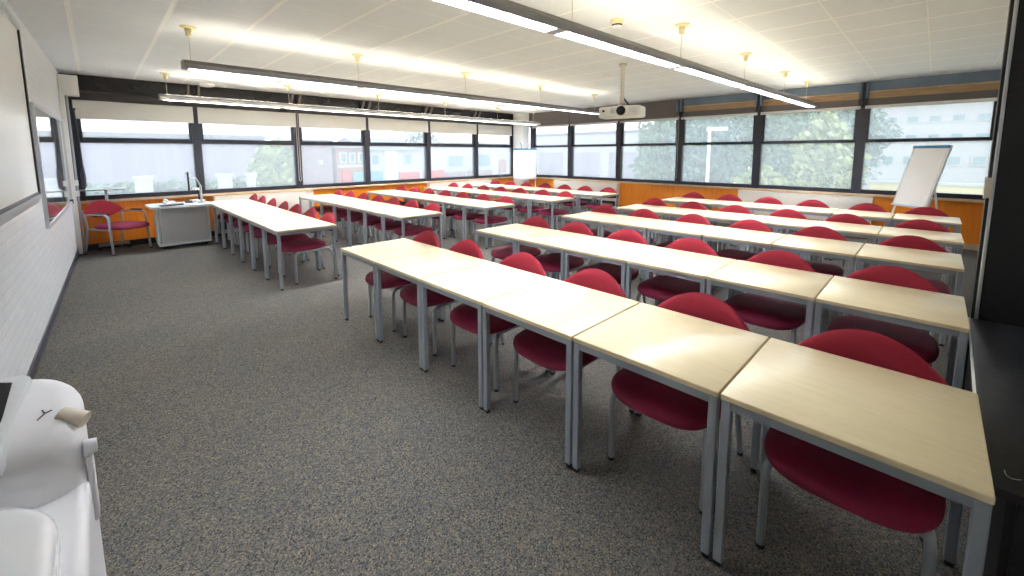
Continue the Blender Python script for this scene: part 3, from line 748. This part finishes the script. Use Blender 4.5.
obj('feed_rim', slope_top(MB().prism([(-.139, 1.40), (-.16, 1.285), (-.168, 1.172), (-.50, 1.172), (-.50, 1.415), (-.16, 1.415)], 1.095, 1.134, 'z', .010)), 'copier_grey', t)
obj('feed_slot', slope_top(MB().prism([(-.168, 1.385), (-.174, 1.29), (-.184, 1.20), (-.48, 1.20), (-.48, 1.395), (-.186, 1.395)], 1.11, 1.1355, 'z')), 'lens', t, 0)
obj('lever', MB().tube([(-.095, 1.268, 1.070), (-.078, 1.255, 1.062), (-.060, 1.243, 1.054)], .017, 12), 'copier_warm', t)
obj('knob', MB().cyl((-.066, 1.215, 1.005), (-.046, 1.215, 1.005), .018, .014, n=16), 'copier', t)
obj('latch', MB().box(-.066, -.054, 1.205, 1.25, .84, .99, .005), 'copier', t)
obj('panel_mark', MB().tube([(-.128, 1.262, 1.0765), (-.118, 1.275, 1.0805), (-.108, 1.280, 1.0815)], .0012, 5).tube([(-.118, 1.275, 1.0805), (-.122, 1.287, 1.0840)], .0012, 5), 'frame_edge', t)
obj('document_lid', rounded_block(-.52, -.096, .29, 1.150, .94, 1.0, .15, .04, .022), 'copier_lid', t, 45)
obj('lid_handle', MB().box(-.17, -.098, .82, .855, .985, 1.008, .010, 3), 'copier_warm', t)
obj('foot', MB().box(-.50, -.07, .40, 1.36, 0, .07), 'black_plastic', t)

# ------------------------------------------------------------------ outdoors
GZ = -3.6
def plane_mat(name, c1, c2, s): return mottled(name, c1, c2, s, 0.9, spec=0.1)
M['asphalt'] = plane_mat('bright_bounce_ground', (214, 212, 206), (226, 224, 218), 2)  # ground below the sills, made extra bright to bounce daylight onto the ceiling
M['grass'] = plane_mat('lawn', (114, 129, 91), (144, 144, 91), 1.2)
M['ext_lav'] = mottled('lavender_cladding', (114, 109, 120), (126, 121, 132), 1.2, 0.8, stretch=(3, 3, .3))
M['ext_mauve'] = mottled('mauve_brick', (107, 94, 97), (121, 107, 109), 3, 0.9)
M['ext_red'] = mottled('red_brick', (124, 85, 79), (139, 101, 92), 3, 0.9)
M['ext_white'] = mottled('white_render', (138, 139, 142), (146, 147, 150), 1, 0.8)
M['ext_cream'] = mottled('cream_render', (171, 159, 148), (177, 167, 156), 1, 0.8)
M['ext_glass'] = mat('far_window_glass', (91, 114, 121), 0.15)
M['ext_roof'] = mottled('slate_roof', (91, 92, 100), (109, 109, 115), 3, 0.8)
M['pale_yellow'] = mat('pale_yellow', (171, 162, 114), 0.8)
M['leaf'] = mottled('leaf_green', (63, 91, 69), (98, 121, 91), 3, 0.8)
M['leaf_pale'] = mottled('leaf_pale', (106, 121, 68), (144, 152, 106), 3, 0.8)
M['leaf_blue'] = mottled('leaf_bluegreen', (69, 97, 91), (95, 120, 110), 3, 0.8)
M['bark'] = mottled('bark', (68, 57, 48), (83, 72, 62), 6, 0.9)
M['shop_blue'] = mat('shop_blue', (68, 121, 148), 0.5)
M['shop_red'] = mat('shop_red', (148, 53, 50), 0.5)

struct('ground', MB().box(-80, 140, -60, 140, GZ - .3, GZ), 'asphalt', 'pale street and yards outside the windows', 'ground', smooth=0)
struct('lawn', MB().box(16, 60, -30, 3, GZ, GZ + .04), 'grass', 'yellow-green lawn outside behind the leaning flipchart', 'lawn', smooth=0)

def building(label, x0, x1, y0, y1, h, wallm, wins, roofh=0.0, front='y', winm='ext_glass', extras=()):
    """block with a row of windows on the face turned to the classroom"""
    t = thing('building', label, 'building', ((x0 + x1) / 2, (y0 + y1) / 2, GZ))
    X, Y = (x1 - x0) / 2, (y1 - y0) / 2
    obj('wall', MB().box(-X, X, -Y, Y, 0, h), wallm, t, 0)
    if roofh > 0:
        r = MB()
        if front == 'y': r.prism([(-Y - .3, h), (Y + .3, h), (0, h + roofh)], -X - .08, X + .08, 'x')
        else: r.prism([(-X - .3, h), (X + .3, h), (0, h + roofh)], -Y - .2, Y + .2, 'y')
        obj('roof', r, 'ext_roof', t, 0)
    else: obj('roof', MB().box(-X - .08, X + .08, -Y - .15, Y + .15, h, h + .25), 'ext_roof', t, 0)
    for (a, b, z0, z1) in wins:
        f = MB(); g = MB()
        if front == 'y':
            f.box(-X + a, -X + b, -Y - .08, -Y + .02, z0, z1); g.box(-X + a + .1, -X + b - .1, -Y - .1, -Y - .07, z0 + .1, z1 - .1)
        else:
            f.box(-X - .08, -X + .02, -Y + a, -Y + b, z0, z1); g.box(-X - .1, -X - .07, -Y + a + .1, -Y + b - .1, z0 + .1, z1 - .1)
        w = obj('window', f, 'ext_white', t, 0); obj('pane', g, winm, w, 0)
    for (nm_, a, b, z0, z1, mm) in extras:
        e = MB()
        if front == 'y': e.box(-X + a, -X + b, -Y - .14, -Y + .02, z0, z1)
        else: e.box(-X - .14, -X + .02, -Y + a, -Y + b, z0, z1)
        obj(nm_, e, mm, t, 0)
    return t
building('long lavender clad building outside the first two lectern-side windows', -14, 7.7, 30, 42, 6.1, 'ext_lav', [], 0)
building('plain mauve brick gable outside the third lectern-side window', 9.3, 11.5, 29, 36, 5.9, 'ext_mauve', [(1.3, 1.55, 4.5, 4.8)], 0)
building('red brick shop with a sign band outside the third lectern-side window', 11.8, 13.9, 29, 36, 5.6, 'ext_red', [(.2, .7, 4.55, 5.3), (.85, 1.3, 4.55, 5.3), (1.5, 2.0, 4.55, 5.3)], .5,
         extras=[('sign_band', .05, 2.05, 4.25, 4.45, 'ext_white'), ('shop_front', .3, .95, 3.2, 4.15, 'shop_red'), ('shop_front', 1.1, 2.0, 3.0, 3.9, 'shop_blue')])
building('beige shop house with a gable outside the fourth lectern-side window', 14.2, 18.9, 29.5, 37, 5.5, 'ext_white', [(.3, 1.0, 4.3, 5.2), (3.0, 3.8, 4.3, 5.2)], 1.0,
         extras=[('render_panel', 1.4, 2.4, .2, 5.45, 'ext_cream'), ('shop_front', .2, 1.2, 3.0, 3.9, 'shop_blue'), ('shop_front', 2.6, 4.4, 3.0, 3.75, 'shop_red')])
building('white rendered house with wide windows outside the fifth lectern-side window', 19.2, 24.0, 30, 40, 5.9, 'ext_white', [(2.6, 4.4, 4.0, 5.1)], 0,
         extras=[('shop_front', .2, 2.2, 3.0, 3.8, 'shop_red'), ('dark_plinth', 2.4, 4.6, 3.0, 3.6, 'ext_mauve')])
building('white house with a pink door panel outside the window before the corner column', 24.3, 31.5, 31, 41, 6.0, 'ext_white', [(1.2, 3.4, 3.9, 5.2)], 0,
         extras=[('door_panel', 4.6, 5.5, 3.3, 4.6, 'ext_red'), ('dark_plinth', .2, 3.6, 3.0, 3.6, 'ext_mauve')])
building('white panelled block outside the windows behind the projector', 34, 44, 17.5, 31, 7.0, 'ext_white', [(1, 4, 1.2, 5.4), (4.8, 8.2, 1.2, 5.4), (9.2, 12.6, 1.2, 5.4)], 0, front='x', winm='ext_lav')
wn = []
for i in range(9):
    for z0, z1 in ((4.2, 5.0), (6.0, 6.7), (7.5, 8.1), (9.0, 9.6)): wn.append((15.6 + i * 1.25, 16.4 + i * 1.25, z0, z1))
building('tall white gridded block outside behind the leaning flipchart', 46, 58, -22, 4.5, 13.5, 'ext_white', wn, 0, front='x')

def tree(x, y, h, rad, leafm, label, zc=None, n=5200, group='trees outside the windows'):
    t = thing('tree', label, 'tree', (x, y, GZ), group=group)
    obj('trunk', MB().tube([(0, 0, 0), (.1, 0, h * .3), (0, .1, h * .6)], .16, 8), 'bark', t)
    b = MB(); bm = b.bm; rnd = random.Random(int(x * 31 + y * 17))
    cz = h * .60 if zc is None else zc
    for i in range(n):
        d = Vector((rnd.gauss(0, 1), rnd.gauss(0, 1), rnd.gauss(0, 1))).normalized()
        rr = rnd.uniform(.45, 1.0) * (0.8 + .35 * noise.noise(d * 1.8 + Vector((x, y, 0))))
        p = Vector((d.x * rad * rr, d.y * rad * rr, cz + d.z * (h - cz) * rr))
        if p.z < .3: continue
        s = rnd.uniform(.07, .17); u = Vector((rnd.gauss(0, 1), rnd.gauss(0, 1), rnd.gauss(0, 1))).normalized(); w = u.orthogonal().normalized(); v = u.cross(w)
        b.quad(p - w * s - v * s * .6, p + w * s - v * s * .6, p + w * s + v * s * .6, p - w * s + v * s * .6)
    obj('crown', b, leafm, t, 0)
tree(7.0, 25.5, 6.4, 1.35, 'leaf_pale', 'pale yellow-green tree outside between lavender building and mauve gable')
tree(29, 45, 9.5, 3.4, 'leaf_blue', 'blue-green tree behind the white house at the corner column', n=3000)
specs = [(27, 12.9, 8.6, 2.4, 'leaf'), (25, 9.4, 8.4, 2.2, 'leaf_blue'), (27.5, 6.2, 9.2, 2.4, 'leaf'), (24, 3.6, 7.2, 1.7, 'leaf_pale'), (34, 11.0, 10.5, 3.4, 'leaf_blue'), (34, 4.6, 10.2, 3.4, 'leaf_blue'), (20.5, 5.4, 4.9, 1.4, 'leaf_pale')]
tl = ['dark green tree outside the third window from the corner column', 'blue-green tree outside beside the street lamp', 'broad green tree outside the fourth window from the corner column', 'pale leafy bush-like tree outside near the flipchart window',
      'tall blue-green tree standing behind the street lamp', 'tall blue-green tree standing behind the pale leafy one', 'small pale tree in front of the row of green trees']
for s, l in zip(specs, tl): tree(*s, l)
hd = MB(); rnd = random.Random(3)
for i in range(9000):
    p = Vector((rnd.uniform(-9, 5.4), rnd.uniform(22.8, 23.6), GZ + rnd.uniform(0.1, 4.0))); s = rnd.uniform(.06, .16)
    u = Vector((rnd.gauss(0, 1), rnd.gauss(0, 1), rnd.gauss(0, 1))).normalized(); w = u.orthogonal().normalized(); v = u.cross(w)
    hd.quad(p - w * s - v * s, p + w * s - v * s, p + w * s + v * s, p - w * s + v * s)
tag(obj('hedge', hd, 'leaf', None, 0), 'clipped green hedge outside in front of the lavender building', 'hedge')
for i, (x, w) in enumerate(((1.3, .26), (4.0, .24), (5.0, .15))):
    t = thing('gate_pier', 'white pier before the hedge, %s' % ['behind the trolley table', 'seen beside the lectern monitor', 'the thinner one beyond the lectern'][i], 'pier', (x, 22, GZ), group='white piers before the hedge')
    obj('shaft', MB().box(-w, w, -.2, .2, 0, 4.25), 'ext_white', t); obj('cap', MB().box(-w - .06, w + .06, -.26, .26, 4.25, 4.35), 'ext_white', t)
t = thing('street_lamp', 'white street lamp outside against the green trees', 'street lamp', (20, 7.35, GZ))
obj('pole', MB().cyl((0, 0, 0), (0, 0, 6.3), .085, .06), 'white', t)
obj('lamp_head', MB().box(-.12, .12, -.75, .1, 6.22, 6.36, .03), 'white', t)
t = thing('boundary_wall', 'low pale yellow wall across the lawn behind the flipchart', 'wall', (30, -6, GZ))
obj('wall', MB().box(-.2, .2, -14, 8.4, 0, 3.6), 'pale_yellow', t, 0); obj('coping', MB().box(-.28, .28, -14, 8.4, 3.6, 3.72), 'ext_white', t)

# ------------------------------------------------------------------ light
w = bpy.data.worlds.new('sky'); bpy.context.scene.world = w; w.use_nodes = True
nt = w.node_tree; bg = nt.nodes['Background']
tc = nt.nodes.new('ShaderNodeTexCoord'); sp = nt.nodes.new('ShaderNodeSeparateXYZ'); rp = nt.nodes.new('ShaderNodeValToRGB')
nt.links.new(tc.outputs['Generated'], sp.inputs[0]); nt.links.new(sp.outputs['Z'], rp.inputs[0]); nt.links.new(rp.outputs[0], bg.inputs['Color'])
e = rp.color_ramp.elements; e[0].position = 0.0; e[0].color = (1.0, 1.0, 1.0, 1); e[1].position = .6; e[1].color = (.72, .86, 1.0, 1)
bg.inputs['Strength'].default_value = .64
sun = bpy.data.lights.new('sun', 'SUN'); so = bpy.data.objects.new('sun', sun); C.objects.link(so)
sun.energy = .42; sun.angle = .01; sun.color = (1, .95, .88)
so.rotation_euler = Vector((.62, .45, -.8)).to_track_quat('-Z', 'Y').to_euler()

sc = bpy.context.scene
sc.view_settings.view_transform = 'Standard'; sc.view_settings.look = 'None'; sc.view_settings.gamma = 1.0
sc.view_settings.use_curve_mapping = False
sc.view_settings.exposure = 2.42
sc.cycles.max_bounces = 10; sc.cycles.diffuse_bounces = 6; sc.cycles.transparent_max_bounces = 12
sc.cycles.use_denoising = True; sc.cycles.sample_clamp_indirect = 8.0
